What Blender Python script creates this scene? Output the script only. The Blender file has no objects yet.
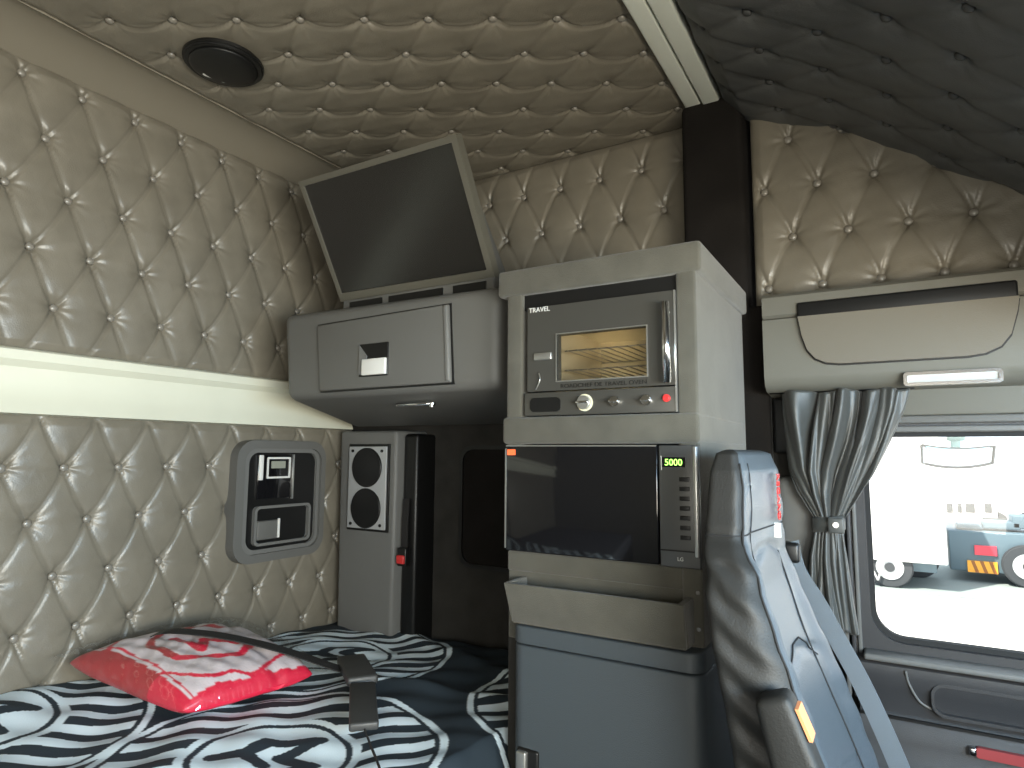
import bpy, bmesh, math, random
import numpy as np
from mathutils import Vector, Matrix
random.seed(4)
C = bpy.context.scene.collection
SC = bpy.context.scene
R = math.radians

# ------------------------------------------------------------------ materials
def mat(name, col, rough=.5, metal=0., bump=0., bscale=200., spec=.5, sheen=0., var=0., vscale=6., emit=None, es=1., coat=0., alpha=None):
    m = bpy.data.materials.new(name); m.use_nodes = True
    nt = m.node_tree; b = nt.nodes['Principled BSDF']
    b.inputs['Base Color'].default_value = (*col, 1); b.inputs['Roughness'].default_value = rough
    b.inputs['Metallic'].default_value = metal; b.inputs['Specular IOR Level'].default_value = spec
    b.inputs['Sheen Weight'].default_value = sheen; b.inputs['Coat Weight'].default_value = coat
    tc = nt.nodes.new('ShaderNodeTexCoord')
    if bump:
        n = nt.nodes.new('ShaderNodeTexNoise'); n.inputs['Scale'].default_value = bscale; n.inputs['Detail'].default_value = 4
        bp = nt.nodes.new('ShaderNodeBump'); bp.inputs['Strength'].default_value = bump; bp.inputs['Distance'].default_value = .002
        nt.links.new(tc.outputs['Object'], n.inputs['Vector']); nt.links.new(n.outputs['Fac'], bp.inputs['Height'])
        nt.links.new(bp.outputs['Normal'], b.inputs['Normal'])
    if var:
        n = nt.nodes.new('ShaderNodeTexNoise'); n.inputs['Scale'].default_value = vscale; n.inputs['Detail'].default_value = 5
        r = nt.nodes.new('ShaderNodeValToRGB')
        r.color_ramp.elements[0].position = .3; r.color_ramp.elements[1].position = .7
        r.color_ramp.elements[0].color = (*[c*(1-var) for c in col], 1); r.color_ramp.elements[1].color = (*[min(1, c*(1+var)) for c in col], 1)
        nt.links.new(tc.outputs['Object'], n.inputs['Vector']); nt.links.new(n.outputs['Fac'], r.inputs['Fac'])
        nt.links.new(r.outputs['Color'], b.inputs['Base Color'])
    if emit: b.inputs['Emission Color'].default_value = (*emit, 1); b.inputs['Emission Strength'].default_value = es
    return m
def print_mat(name, rough, bump=.3, bscale=300., coat=0.):
    m = mat(name, (1, 1, 1), rough, bump=bump, bscale=bscale, coat=coat)
    a = m.node_tree.nodes.new('ShaderNodeVertexColor'); a.layer_name = 'Col'
    m.node_tree.links.new(a.outputs['Color'], m.node_tree.nodes['Principled BSDF'].inputs['Base Color'])
    return m
def clear_mat(name, tint=(1, 1, 1), gloss=.08):
    m = bpy.data.materials.new(name); m.use_nodes = True; nt = m.node_tree; nt.nodes.clear()
    o = nt.nodes.new('ShaderNodeOutputMaterial'); t = nt.nodes.new('ShaderNodeBsdfTransparent'); t.inputs['Color'].default_value = (*tint, 1)
    g = nt.nodes.new('ShaderNodeBsdfGlossy'); g.inputs['Roughness'].default_value = .02
    x = nt.nodes.new('ShaderNodeMixShader'); x.inputs['Fac'].default_value = gloss
    nt.links.new(t.outputs[0], x.inputs[1]); nt.links.new(g.outputs[0], x.inputs[2]); nt.links.new(x.outputs[0], o.inputs[0])
    return m

M_LEATHER = mat('tufted_leather', (.158, .142, .112), .34, bump=.25, bscale=260, spec=.5, var=.10, vscale=9)
M_SMOOTH = mat('smooth_leather', (.215, .192, .150), .5, bump=.2, bscale=320, spec=.4)
M_FLAP = mat('pocket_leather', (.125, .112, .088), .5, bump=.2, bscale=320, spec=.4)
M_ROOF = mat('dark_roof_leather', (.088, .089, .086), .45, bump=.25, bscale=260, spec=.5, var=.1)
M_CARPET = mat('grey_suede_carpet', (.080, .076, .062), .9, bump=.8, bscale=500, spec=.15, sheen=.25, var=.14, vscale=14)
M_DCARPET = mat('dark_carpet', (.036, .034, .031), .95, bump=.8, bscale=500, spec=.1, var=.2, vscale=10)
M_PILLAR = mat('brown_black_carpet', (.013, .0115, .0105), .95, bump=.8, bscale=450, spec=.08, var=.2)
M_PLASTIC = mat('dark_grey_plastic', (.105, .104, .098), .5, bump=.35, bscale=700, spec=.4)
M_DOOR = mat('dark_door_plastic', (.030, .030, .032), .45, bump=.35, bscale=700, spec=.4)
M_PLASTIC2 = mat('grey_plastic', (.13, .13, .125), .45, bump=.3, bscale=700, spec=.4)
M_OLIVE = mat('warm_grey_plastic', (.112, .108, .090), .5, bump=.3, bscale=600, spec=.35)
M_FRIDGE = mat('blue_grey_plastic', (.050, .061, .070), .42, bump=.4, bscale=800, spec=.45)
M_BLACK = mat('black_plastic', (.006, .006, .006), .4, spec=.4)
M_RUBBER = mat('black_rubber', (.02, .02, .02), .75, spec=.3)
M_GLOSS = mat('black_glass', (.006, .006, .007), .06, spec=.6)
M_SCREEN = mat('matt_tv_screen', (.010, .009, .008), .22, spec=.5)
M_TVFRAME = mat('tv_bezel', (.085, .080, .064), .38, spec=.5)
M_LEDGE = mat('cream_fibreglass', (.58, .58, .48), .5, var=.05, vscale=3)
M_SILVER = mat('brushed_silver_trim', (.70, .72, .64), .45, metal=.1)
M_CHROME = mat('chrome', (.8, .8, .8), .15, metal=1)
M_STEEL = mat('satin_steel', (.55, .55, .53), .35, metal=.9)
M_OVEN = mat('oven_dark_steel', (.085, .083, .075), .32, metal=.5)
M_OVENIN = mat('oven_steel_cavity', (.75, .68, .52), .3, metal=.6)
M_WHITE = mat('white_plastic', (.62, .62, .60), .4)
M_SPK = mat('silver_speaker_plate', (.42, .43, .44), .5, metal=.3)
M_SEAT = mat('skylit_seat_leather', (.055, .070, .084), .34, bump=.3, bscale=300, spec=.5)  # blue skylight on the seat front is put into this base colour
M_SEATDK = mat('shaded_seat_leather', (.017, .017, .016), .55, bump=.3, bscale=300, spec=.35)  # darker copy of the seat leather, shade of the near side painted in
M_STITCH = mat('seat_seam', (.012, .012, .013), .8)
M_CURT = mat('charcoal_curtain_cloth', (.038, .040, .037), .45, bump=.3, bscale=600, spec=.6, sheen=.2)
M_BELT = mat('grey_belt_webbing', (.12, .145, .17), .55, bump=.6, bscale=900)
M_STRAP = mat('black_webbing', (.012, .011, .011), .7, bump=.6, bscale=900)
M_RED = mat('red_plastic', (.55, .03, .03), .4)
M_REDLENS = mat('dull_red_lens', (.30, .05, .05), .25, spec=.6)
M_ORANGE = mat('orange_label', (.75, .28, .12), .5)
M_ORED = mat('orange_red_indicator', (.8, .12, .04), .4, emit=(1, .15, .04), es=.25)
M_GREEN = mat('green_digits', (.1, .5, .05), .5, emit=(.35, 1, .12), es=1.6)
M_LCD = mat('grey_lcd', (.25, .26, .22), .3)
M_LENS = mat('clear_lamp_lens', (.42, .43, .42), .2, spec=.7)
M_FLOOR = mat('cab_floor_carpet', (.02, .02, .02), .9)
M_DASH = mat('dashboard_grey', (.05, .05, .05), .6)
M_INSUL = mat('side_wall_grey_leather', (.10, .10, .095), .5, bump=.3)
M_CONC = mat('pale_concrete', (.74, .71, .65), .9, var=.05, vscale=.3)
M_ASPH = mat('grey_asphalt', (.26, .30, .29), .9, var=.1, vscale=.6)
M_TRUCKW = mat('white_truck_paint', (.85, .85, .84), .4)
M_TRUCKB = mat('blue_grey_chassis', (.10, .15, .18), .5)
M_TYRE = mat('tyre', (.045, .05, .055), .8)
M_RIM = mat('grey_wheel_rim', (.5, .52, .53), .4, metal=.3)
M_PRED = mat('red_reflector', (.75, .05, .08), .4)
M_PYEL = mat('orange_board', (.85, .38, .03), .4)
M_DKMARK = mat('brown_stripe', (.30, .10, .02), .5)
M_GREY = mat('pale_grey_board', (.42, .44, .44), .6)
M_TEAL = mat('teal_mirror_arm', (.16, .32, .33), .5)
M_MIRROR = mat('mirror_painted_reflection', (.22, .42, .52), .35, metal=.3)
M_MIRRORW = mat('mirror_sky_glass', (.8, .86, .9), .3)
M_PANE = clear_mat('window_glass', (.97, .99, .99), .04)
M_BAG = clear_mat('thin_clear_plastic', (1, 1, 1), .14)
M_PRINT = print_mat('printed_duvet_cotton', .75)
M_PILLOW = print_mat('printed_pillow_cotton', .5, coat=.35)

# ------------------------------------------------------------------ object helpers
def link(name, me, m=None, parent=None, smooth=False):
    o = bpy.data.objects.new(name, me); C.objects.link(o)
    if parent is not None:
        o.parent = parent
        w = wloc(parent)
        for v in me.vertices: v.co -= w
    if m is not None: me.materials.append(m)
    if smooth:
        for p in me.polygons: p.use_smooth = True
    return o
def wloc(o):
    w = Vector((0, 0, 0))
    while o is not None: w += o.location; o = o.parent
    return w
def mesh(name, vs, fs, m, parent=None, smooth=False):
    me = bpy.data.meshes.new(name); me.from_pydata([tuple(v) for v in vs], [], fs); me.update()
    return link(name, me, m, parent, smooth)
def from_bm(name, bm, m, parent=None, smooth=False):
    bmesh.ops.recalc_face_normals(bm, faces=bm.faces)
    me = bpy.data.meshes.new(name); bm.to_mesh(me); bm.free()
    return link(name, me, m, parent, smooth)
def hexa_bm(p, bevel=0., seg=3, bm=None):
    """p: 8 corners, front four then back four in the same order"""
    own = bm is None
    b = bmesh.new()
    v = [b.verts.new(q) for q in p]
    for f in ((0, 1, 2, 3), (7, 6, 5, 4), (0, 4, 5, 1), (1, 5, 6, 2), (2, 6, 7, 3), (3, 7, 4, 0)): b.faces.new([v[i] for i in f])
    bmesh.ops.recalc_face_normals(b, faces=b.faces)
    if bevel: bmesh.ops.bevel(b, geom=b.edges[:], offset=bevel, segments=seg, profile=.5, affect='EDGES')
    if own: return b
    me = bpy.data.meshes.new('tmp'); b.to_mesh(me); b.free(); bm.from_mesh(me); bpy.data.meshes.remove(me)
    return bm
def box_bm(x0, x1, y0, y1, z0, z1, bevel=0., seg=3, bm=None):
    return hexa_bm([(x0, y0, z0), (x1, y0, z0), (x1, y0, z1), (x0, y0, z1), (x0, y1, z0), (x1, y1, z0), (x1, y1, z1), (x0, y1, z1)], bevel, seg, bm)
def box(name, x0, x1, y0, y1, z0, z1, m, parent=None, bevel=0., seg=3):
    return from_bm(name, box_bm(x0, x1, y0, y1, z0, z1, bevel, seg), m, parent, smooth=False if seg < 3 or not bevel else True) if not bevel else shade(from_bm(name, box_bm(x0, x1, y0, y1, z0, z1, bevel, seg), m, parent))
def shade(o, ang=35):
    me = o.data
    for p in me.polygons: p.use_smooth = True
    try: me.set_sharp_from_angle(angle=R(ang))
    except Exception: pass
    return o
def rrect(w0, w1, h0, h1, r, n=8):
    pts = []
    for cx, cy, a in ((w1-r, h1-r, 0), (w0+r, h1-r, 90), (w0+r, h0+r, 180), (w1-r, h0+r, 270)):
        for i in range(n+1):
            t = R(a+90*i/n); pts.append((cx+r*math.cos(t), cy+r*math.sin(t)))
    return pts
def prism_bm(pts, f, d0, d1, bm=None, bevel=0.):
    b = bmesh.new()
    lo = [b.verts.new(f(u, v, d0)) for u, v in pts]; hi = [b.verts.new(f(u, v, d1)) for u, v in pts]
    n = len(pts)
    b.faces.new(lo); top = b.faces.new(hi[::-1])
    for i in range(n): b.faces.new((lo[i], hi[i], hi[(i+1) % n], lo[(i+1) % n]))
    bmesh.ops.recalc_face_normals(b, faces=b.faces)
    if bevel:
        es = [e for f_ in (top,) for e in f_.edges]
        bmesh.ops.bevel(b, geom=es, offset=bevel, segments=3, profile=.5, affect='EDGES')
    if bm is None: return b
    me = bpy.data.meshes.new('tmp'); b.to_mesh(me); b.free(); bm.from_mesh(me); bpy.data.meshes.remove(me)
    return bm
FY = lambda u, v, d: (u, d, v)      # outline in x,z ; depth along y
FX = lambda u, v, d: (d, u, v)      # outline in y,z ; depth along x
FZ = lambda u, v, d: (u, v, d)
def prism(name, pts, f, d0, d1, m, parent=None, bevel=0.):
    return shade(from_bm(name, prism_bm(pts, f, d0, d1, bevel=bevel), m, parent))
def ring(name, outer, inner, f, d0, d1, m, parent=None):
    """frame between two outlines with the same number of points; front face at d0, back at d1"""
    n = len(outer); vs = [f(*p, d1) for p in outer]+[f(*p, d0) for p in outer]+[f(*p, d0) for p in inner]+[f(*p, d1) for p in inner]
    fs = []
    for k in range(4):
        a, b = k*n, ((k+1) % 4)*n
        for i in range(n): j = (i+1) % n; fs.append((a+i, a+j, b+j, b+i))
    o = mesh(name, vs, fs, m, parent)
    b = bmesh.new(); b.from_mesh(o.data); bmesh.ops.recalc_face_normals(b, faces=b.faces); b.to_mesh(o.data); b.free()
    return shade(o)
def cyl_bm(c, axis, r, h, n=28, r2=None, bm=None, bevel=0.):
    b = bmesh.new()
    bmesh.ops.create_cone(b, cap_ends=True, segments=n, radius1=r, radius2=r if r2 is None else r2, depth=h)
    if bevel: bmesh.ops.bevel(b, geom=[e for e in b.edges if len(e.link_faces) == 2 and any(len(f.verts) > 4 for f in e.link_faces)], offset=bevel, segments=3, affect='EDGES')
    q = Vector((0, 0, 1)).rotation_difference(Vector(axis).normalized())
    bmesh.ops.transform(b, matrix=Matrix.Translation(c) @ q.to_matrix().to_4x4(), verts=b.verts)
    if bm is None: return b
    me = bpy.data.meshes.new('tmp'); b.to_mesh(me); b.free(); bm.from_mesh(me); bpy.data.meshes.remove(me)
    return bm
def cyl(name, c, axis, r, h, m, parent=None, n=28, r2=None, bevel=0.):
    return shade(from_bm(name, cyl_bm(c, axis, r, h, n, r2, bevel=bevel), m, parent))
def smooth_path(pts, n):
    pts = [Vector(p) for p in pts]; out = []
    for i in range(len(pts)-1):
        p0, p1, p2, p3 = pts[max(i-1, 0)], pts[i], pts[i+1], pts[min(i+2, len(pts)-1)]
        for k in range(n):
            t = k/n
            out.append(.5*((2*p1)+(p2-p0)*t+(2*p0-5*p1+4*p2-p3)*t*t+(3*p1-p0-3*p2+p3)*t**3))
    out.append(pts[-1]); return out
def tube(name, pts, r, m, parent=None, n=8, k=6, bm=None):
    P = smooth_path(pts, k) if k > 1 else [Vector(p) for p in pts]
    vs, fs = [], []
    for i, p in enumerate(P):
        t = (P[min(i+1, len(P)-1)]-P[max(i-1, 0)]).normalized()
        a = t.cross(Vector((0, 0, 1)));  a = t.cross(Vector((0, 1, 0))) if a.length < .1 else a
        a.normalize(); b = t.cross(a)
        for j in range(n):
            w = 2*math.pi*j/n; vs.append(p+r*(math.cos(w)*a+math.sin(w)*b))
    for i in range(len(P)-1):
        for j in range(n): k2 = (j+1) % n; fs.append((i*n+j, i*n+k2, (i+1)*n+k2, (i+1)*n+j))
    fs.append(tuple(range(n))[::-1]); fs.append(tuple((len(P)-1)*n+j for j in range(n)))
    return mesh(name, vs, fs, m, parent, True)
def ribbon(name, pts, side, w, th, m, parent=None, k=6):
    """flat webbing: pts centre line, side = width direction(s)"""
    P = smooth_path(pts, k)
    S = smooth_path(side, k) if isinstance(side[0], (tuple, Vector)) else [Vector(side)]*len(P)
    vs, fs = [], []
    for i, p in enumerate(P):
        t = (P[min(i+1, len(P)-1)]-P[max(i-1, 0)]).normalized(); s = S[i].normalized(); nrm = t.cross(s).normalized()
        for a, b in ((-1, -1), (1, -1), (1, 1), (-1, 1)): vs.append(p+s*(a*w/2)+nrm*(b*th/2))
    for i in range(len(P)-1):
        for j in range(4): q = (j+1) % 4; fs.append((i*4+j, i*4+q, (i+1)*4+q, (i+1)*4+j))
    fs += [(3, 2, 1, 0), tuple((len(P)-1)*4+j for j in range(4))]
    return shade(mesh(name, vs, fs, m, parent))
def text(name, s, loc, size, rot, m, parent, ex=.0006, sx=1.):
    cu = bpy.data.curves.new(name, 'FONT'); cu.body = s; cu.size = size; cu.extrude = ex; cu.align_x = 'CENTER'; cu.align_y = 'CENTER'
    tmp = bpy.data.objects.new('tmp', cu); C.objects.link(tmp)
    me = bpy.data.meshes.new_from_object(tmp); bpy.data.objects.remove(tmp)
    Mx = Matrix.Translation(loc) @ rot @ Matrix.Diagonal((sx, 1, 1, 1))
    me.transform(Mx); me.materials.clear()
    return link(name, me, m, parent)
def empty(name, loc=(0, 0, 0)):
    o = bpy.data.objects.new(name, None); C.objects.link(o); o.location = loc; o.empty_display_size = .05; return o
def tag(o, label=None, cat=None, group=None, kind=None):
    if label: o['label'] = label
    if cat: o['category'] = cat
    if group: o['group'] = group
    if kind: o['kind'] = kind
    return o
def thing(name, label, cat, loc, group=None): return tag(empty(name, loc), label, cat, group)
def struct(o, label=None): o['kind'] = 'structure'; (label and o.__setitem__('label', label)); return o
ROTY = Matrix.Rotation(R(90), 4, 'X')                    # text facing -y

# ------------------------------------------------------------------ camera (measured from the photograph's vanishing lines)
yaw, pitch, roll = R(30.75), R(6.25), R(.376)
f = Vector((-math.sin(yaw)*math.cos(pitch), math.cos(yaw)*math.cos(pitch), math.sin(pitch)))
r = Vector((math.cos(yaw), math.sin(yaw), 0)); u = r.cross(f)
r2 = math.cos(roll)*r+math.sin(roll)*u; u2 = -math.sin(roll)*r+math.cos(roll)*u
cam = bpy.data.cameras.new('camera'); co = bpy.data.objects.new('camera', cam); C.objects.link(co)
cam.sensor_width = 36; cam.lens = 633.9/1024*36; cam.clip_start = .02; cam.clip_end = 500
co.matrix_world = Matrix((( r2.x, u2.x, -f.x, 0), (r2.y, u2.y, -f.y, 0), (r2.z, u2.z, -f.z, 0), (0, 0, 0, 1)))
SC.camera = co

# ------------------------------------------------------------------ tufted leather
def button_mesh():
    b = bmesh.new(); bmesh.ops.create_uvsphere(b, u_segments=12, v_segments=8, radius=.0115)
    for v in b.verts: v.co.z *= .55
    me = bpy.data.meshes.new('button'); b.to_mesh(me); b.free(); me.materials.append(M_BTN)
    for p in me.polygons: p.use_smooth = True
    return me
M_BTN = mat('leather_button', (.19, .175, .15), .28, spec=.7)
BTN = button_mesh()
BTN2 = BTN.copy(); BTN2.materials.clear(); BTN2.materials.append(mat('dark_button', (.06, .06, .058), .35, spec=.6))
sroof_ref = [None]
def tuft(name, surf, u0, u1, v0, v1, O, A, B, m, parent, H=.024, step=.0038, amp=(1., 1.), sag=(.06, .06), inside=None, gu=0, gv=0, btn=True, edge=.03, seed=1):
    """surf(u,v) -> point, normal. Buttons at O+i*A+j*B; creases run between neighbours along A and B."""
    nu, nv = int((u1-u0)/step)+1, int((v1-v0)/step)+1
    U, V = np.meshgrid(np.linspace(u0, u1, nu), np.linspace(v0, v1, nv), indexing='ij')
    Mi = np.linalg.inv(np.array([[A[0], B[0]], [A[1], B[1]]]))
    s = Mi[0, 0]*(U-O[0])+Mi[0, 1]*(V-O[1]); t = Mi[1, 0]*(U-O[0])+Mi[1, 1]*(V-O[1])
    la, lb = math.hypot(*A), math.hypot(*B)
    fs, ft = s-np.round(s), t-np.round(t)
    # distance to the crease lines, sagging a little between buttons
    dt = (t+sag[0]*np.sin(np.pi*np.abs(s-np.floor(s)))); dt = (dt-np.round(dt))*lb
    ds = (s+sag[1]*np.sin(np.pi*np.abs(t-np.floor(t)))); ds = (ds-np.round(ds))*la
    dx, dy = fs*A[0]+ft*B[0], fs*A[1]+ft*B[1]
    rr = np.hypot(dx, dy)
    rng = np.random.default_rng(seed)
    ca, cb = .006, .006
    prox_a = .25+.75*np.exp(-(np.minimum(np.abs(fs), 1)*la/.035)**2)   # crease deeper near its buttons
    prox_b = .25+.75*np.exp(-(np.minimum(np.abs(ft), 1)*lb/.035)**2)
    ia, ib = np.floor(s).astype(int), np.floor(t).astype(int)
    wa = .65+.7*rng.random((64, 64))[ia % 64, np.round(t).astype(int) % 64]; wb = .65+.7*rng.random((64, 64))[np.round(s).astype(int) % 64, ib % 64]
    bow = .0045
    crease = amp[0]*wa*prox_a*np.maximum(np.exp(-np.abs(dt+.003)/.0035), .8*np.exp(-np.abs(dt-.005)/.0035))
    crease2 = amp[1]*wb*prox_b*np.maximum(np.exp(-np.abs(ds+.003)/.0035), .85*np.exp(-np.abs(ds-.005)/.0035))
    dome = np.abs(np.sin(np.pi*s)*np.sin(np.pi*t))**.5
    pit = np.exp(-(rr/.022)**1.2)
    # gathers radiating from every button
    ang = np.arctan2(dy, dx); k1 = (np.round(s)*7+np.round(t)*13)
    gath = np.sin(ang*9+k1)*.5+np.sin(ang*5-k1*2.1)*.5
    gath = gath*np.exp(-(rr/.045)**2)*(1-np.exp(-(rr/.012)**2))*.0022
    lf = np.sin(U*23+V*17+seed)*np.sin(V*29-U*11)*.0012+np.sin(U*61-V*47)*np.sin(V*71+U*37)*.0005
    h = H*(.22*dome+.78-.78*pit)-.0120*np.maximum(crease, crease2)-.002*np.minimum(crease, crease2)+gath+lf
    e = np.minimum(np.minimum(U-u0, u1-U), np.minimum(V-v0, v1-V))
    h = h*np.sqrt(np.clip(e/edge, 0, 1)+1e-4)
    P = np.empty((nu, nv, 3))
    if surf is not sroof_ref[0]:
        p00, nn = surf(0., 0.); pu, pv = surf(1., 0.)[0], surf(0., 1.)[0]; p00, pu, pv, nn = map(np.array, (p00, pu, pv, nn))
        P[:] = p00+U[..., None]*(pu-p00)+V[..., None]*(pv-p00)+h[..., None]*nn
    else:
        for i in range(nu):
            for j in range(nv):
                p, n = surf(U[i, j], V[i, j]); k = h[i, j]
                P[i, j] = (p[0]+n[0]*k, p[1]+n[1]*k, p[2]+n[2]*k)
    keep = None
    faces = []
    for i in range(nu-1):
        for j in range(nv-1):
            if inside is not None and not inside((U[i, j]+U[i+1, j])/2, (V[i, j]+V[i, j+1])/2): continue
            faces.append((i*nv+j, (i+1)*nv+j, (i+1)*nv+j+1, i*nv+j+1))
    o = mesh(name, P.reshape(-1, 3), faces, m, parent, True)
    n_ = surf((u0+u1)/2, (v0+v1)/2)[1]
    if o.data.polygons[len(faces)//2].normal.dot(Vector(n_)) < 0: o.data.flip_normals()
    cnt = 0
    if btn:
        for i in range(-60, 60):
            for j in range(-60, 60):
                bu, bv = O[0]+i*A[0]+j*B[0], O[1]+i*A[1]+j*B[1]
                if not (u0+.012 < bu < u1-.012 and v0+.012 < bv < v1-.012): continue
                if inside is not None and not inside(bu, bv): continue
                if callable(btn) and not btn(bu, bv): continue
                p, n = surf(bu, bv); b = bpy.data.objects.new('button', BTN2 if m is M_ROOF else BTN); C.objects.link(b); b.parent = o
                q = Vector((0, 0, 1)).rotation_difference(Vector(n)); hb = max(.0, H*.16)
                b.matrix_local = Matrix.Translation(Vector(p)+Vector(n)*(hb+.002)-wloc(o)) @ q.to_matrix().to_4x4(); cnt += 1
    return o

# rear wall -----------------------------------------------------------
wall_rear = struct(empty('wall_rear', (-2.05, .7, 0)), 'rear wall of the sleeper in grey tufted leather above and below a cream ledge')
srear = lambda a, b: ((-2.062, a, b), (1, 0, 0))
SHELL = mesh('backing_panel', [(-2.10, -.8, -1.35), (-2.10, 2.14, -1.35), (-2.10, 2.14, 1.25), (-2.10, -.8, 1.25)], [(0, 1, 2, 3)], M_DCARPET, wall_rear)
tuft('upper_padded_panel', srear, .2, 2.07, .272, 1.105, (.737, 1.060), (.0855, .163), (-.0715, .163), M_LEATHER, wall_rear, seed=2, sag=(.05, .07), btn=lambda a, b: a > .45)
tuft('lower_padded_panel', srear, .2, 2.07, -.80, .100, (.775, -.0495), (.0795, .152), (-.0725, .152), M_LEATHER, wall_rear, seed=5, sag=(.05, .07), btn=lambda a, b: a > .45 and not (1.42 < a < 1.93 and -.45 < b < .09), H=.019)
for z0, z1 in ((.272, 1.105), (-.8, .1)): box('plain_panel', -2.075, -2.035, -.8, .2, z0, z1, M_LEATHER, wall_rear, .004)
# cream ledge
prof = [(-2.06, .283), (-2.005, .274), (-1.998, .268), (-1.998, .243), (-2.006, .236), (-2.02, .225), (-2.028, .19), (-2.022, .14), (-2.006, .108), (-2.004, .099), (-2.06, .096)]
struct(prism('trim_1', prof, lambda u_, v_, d: (u_, d, v_), -.8, 2.02, M_LEDGE), 'long cream ledge running across the rear wall between the tufted panels')
# cove between rear wall and roof
prof = [(-2.06, 1.098), (-2.035, 1.107), (-1.99, 1.125), (-1.94, 1.137), (-1.89, 1.141), (-1.852, 1.137), (-1.845, 1.133), (-1.84, 1.20), (-2.1, 1.20)]
struct(prism('trim_2', prof, FY, -.8, 2.12, M_SMOOTH), 'smooth leather cove running between the rear wall and the roof')

# ceiling -------------------------------------------------------------
ceiling = struct(empty('ceiling', (-1.1, .6, 1.13)), 'cab roof lined with tufted leather')
sceil = lambda a, b: ((a, b, 1.142), (0, 0, -1))
LC = (-1.49, 1.055)
tuft('sleeper_roof_panel', sceil, -1.846, -.508, .2, 2.15, (-1.140, 1.139), (.1475, .0845), (-.1475, .0845), M_LEATHER, ceiling,
     H=.018, seed=9, amp=(1.1, .45), sag=(-.13, .02), btn=lambda a, b: b > .35 and math.hypot(a+1.603, b-1.06) > .12)
box('plain_roof_panel', -1.846, -.508, -.8, .2, 1.115, 1.15, M_LEATHER, ceiling)
box('outer_roof_skin', -2.1, -.40, -.85, 2.2, 1.17, 1.2, M_DCARPET, ceiling)
# sloping front roof
PR = [(-.405, 1.120), (-.337, 1.045), (-.235, 1.000), (-.13, .955), (-.03, .903), (.064, .84), (.193, .742), (.32, .655), (.60, .475), (.95, .27)]
PR = [Vector((a, 0, b)) for a, b in PR]
LEN = [0]
for a, b in zip(PR, PR[1:]): LEN.append(LEN[-1]+(b-a).length)
def sroof(a, v):
    for i in range(len(PR)-1):
        if a <= LEN[i+1] or i == len(PR)-2:
            t = (a-LEN[i])/(LEN[i+1]-LEN[i]); p = PR[i].lerp(PR[i+1], t); d = (PR[i+1]-PR[i]).normalized(); n = Vector((d.z, 0, -d.x))
            if i+1 < len(PR)-1 and t > .5:
                d2 = (PR[i+2]-PR[i+1]).normalized(); d = d.lerp(d2, (t-.5)); 
            elif i > 0 and t < .5:
                d2 = (PR[i]-PR[i-1]).normalized(); d = d.lerp(d2, (.5-t))
            d.normalize(); n = Vector((d.z, 0, -d.x)); q = p-n*.012
            return (q.x, v, q.z), (n.x, 0, n.z)
sroof_ref[0] = sroof
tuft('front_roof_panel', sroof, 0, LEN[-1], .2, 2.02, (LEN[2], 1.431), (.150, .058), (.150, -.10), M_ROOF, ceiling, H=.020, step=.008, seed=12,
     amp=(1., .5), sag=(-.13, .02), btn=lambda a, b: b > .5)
mesh('outer_front_skin', [(-.42, -.85, 1.2), (-.42, 2.2, 1.2), (.95, 2.2, .36), (.95, -.85, .36)], [(0, 1, 2, 3)], M_DCARPET, ceiling)
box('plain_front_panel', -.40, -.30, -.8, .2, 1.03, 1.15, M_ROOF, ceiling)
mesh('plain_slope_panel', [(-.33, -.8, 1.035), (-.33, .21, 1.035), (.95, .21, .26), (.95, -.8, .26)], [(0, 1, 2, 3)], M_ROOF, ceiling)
# silver double strip across the roof
tr = struct(empty('trim_3', (-.47, .6, 1.12)), 'silver double strip crossing the roof')
box('inner_strip', -.513, -.463, -.8, 1.985, 1.106, 1.15, M_SILVER, tr, .006)
box('outer_strip', -.457, -.405, -.8, 1.985, 1.098, 1.15, M_SILVER, tr, .006)
box('strip_groove', -.466, -.454, -.8, 1.98, 1.118, 1.14, M_BLACK, tr)
# disc lamp
t = thing('ceiling_lamp', 'round dark disc lamp with small white lens set in the tufted roof', 'ceiling lamp', (-1.590, 1.055, 1.12))
cyl('bezel', (-1.597, 1.048, 1.112), (0, 0, 1), .108, .02, M_BLACK, t, 48, bevel=.006)
bm = bmesh.new(); bmesh.ops.create_uvsphere(bm, u_segments=40, v_segments=16, radius=.092)
for v in bm.verts: v.co = Vector((v.co.x-1.597, v.co.y+1.048, 1.100+min(v.co.z*.14, .004)))
from_bm('dome', bm, M_BLACK, t, True)
prism('lens', rrect(-.03, .03, -.006, .006, .005), lambda a, b, d: (-1.655+b*.95+a*.3, 1.058+a-b*.3, d), 1.091, 1.099, M_WHITE, t)

# side wall (driver's side) --------------------------------------------
wall_side = struct(empty('wall_side', (-.9, 2.08, 0)), "driver's side wall of the cab, tufted above and dark carpet below")
smid = lambda a, b: ((a, 2.092, b), (0, -1, 0))
tuft('tufted_middle_panel', smid, -1.85, -.33, .30, 1.125, (-1.193, 1.003), (.0795, -.162), (-.0805, -.162), M_LEATHER, wall_side, seed=21, H=.02, btn=lambda a, b: a > -1.5)
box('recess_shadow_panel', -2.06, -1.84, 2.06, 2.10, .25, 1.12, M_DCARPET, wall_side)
sright = lambda a, b: ((a, 1.982, b), (0, -1, 0))
tuft('tufted_door_panel', sright, -.325, .95, .43, 1.06, (-.219, .941), (.0735, -.152), (-.071, -.149), M_LEATHER, wall_side, seed=31, H=.02)
tuft('tufted_strip_panel', lambda a, b: ((a, 1.972, b), (0, -1, 0)), -.36, -.292, -.20, .20, (-.322, .085), (.08, -.152), (-.08, -.152), M_INSUL, wall_side, seed=33, H=.02, edge=.012)
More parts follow.
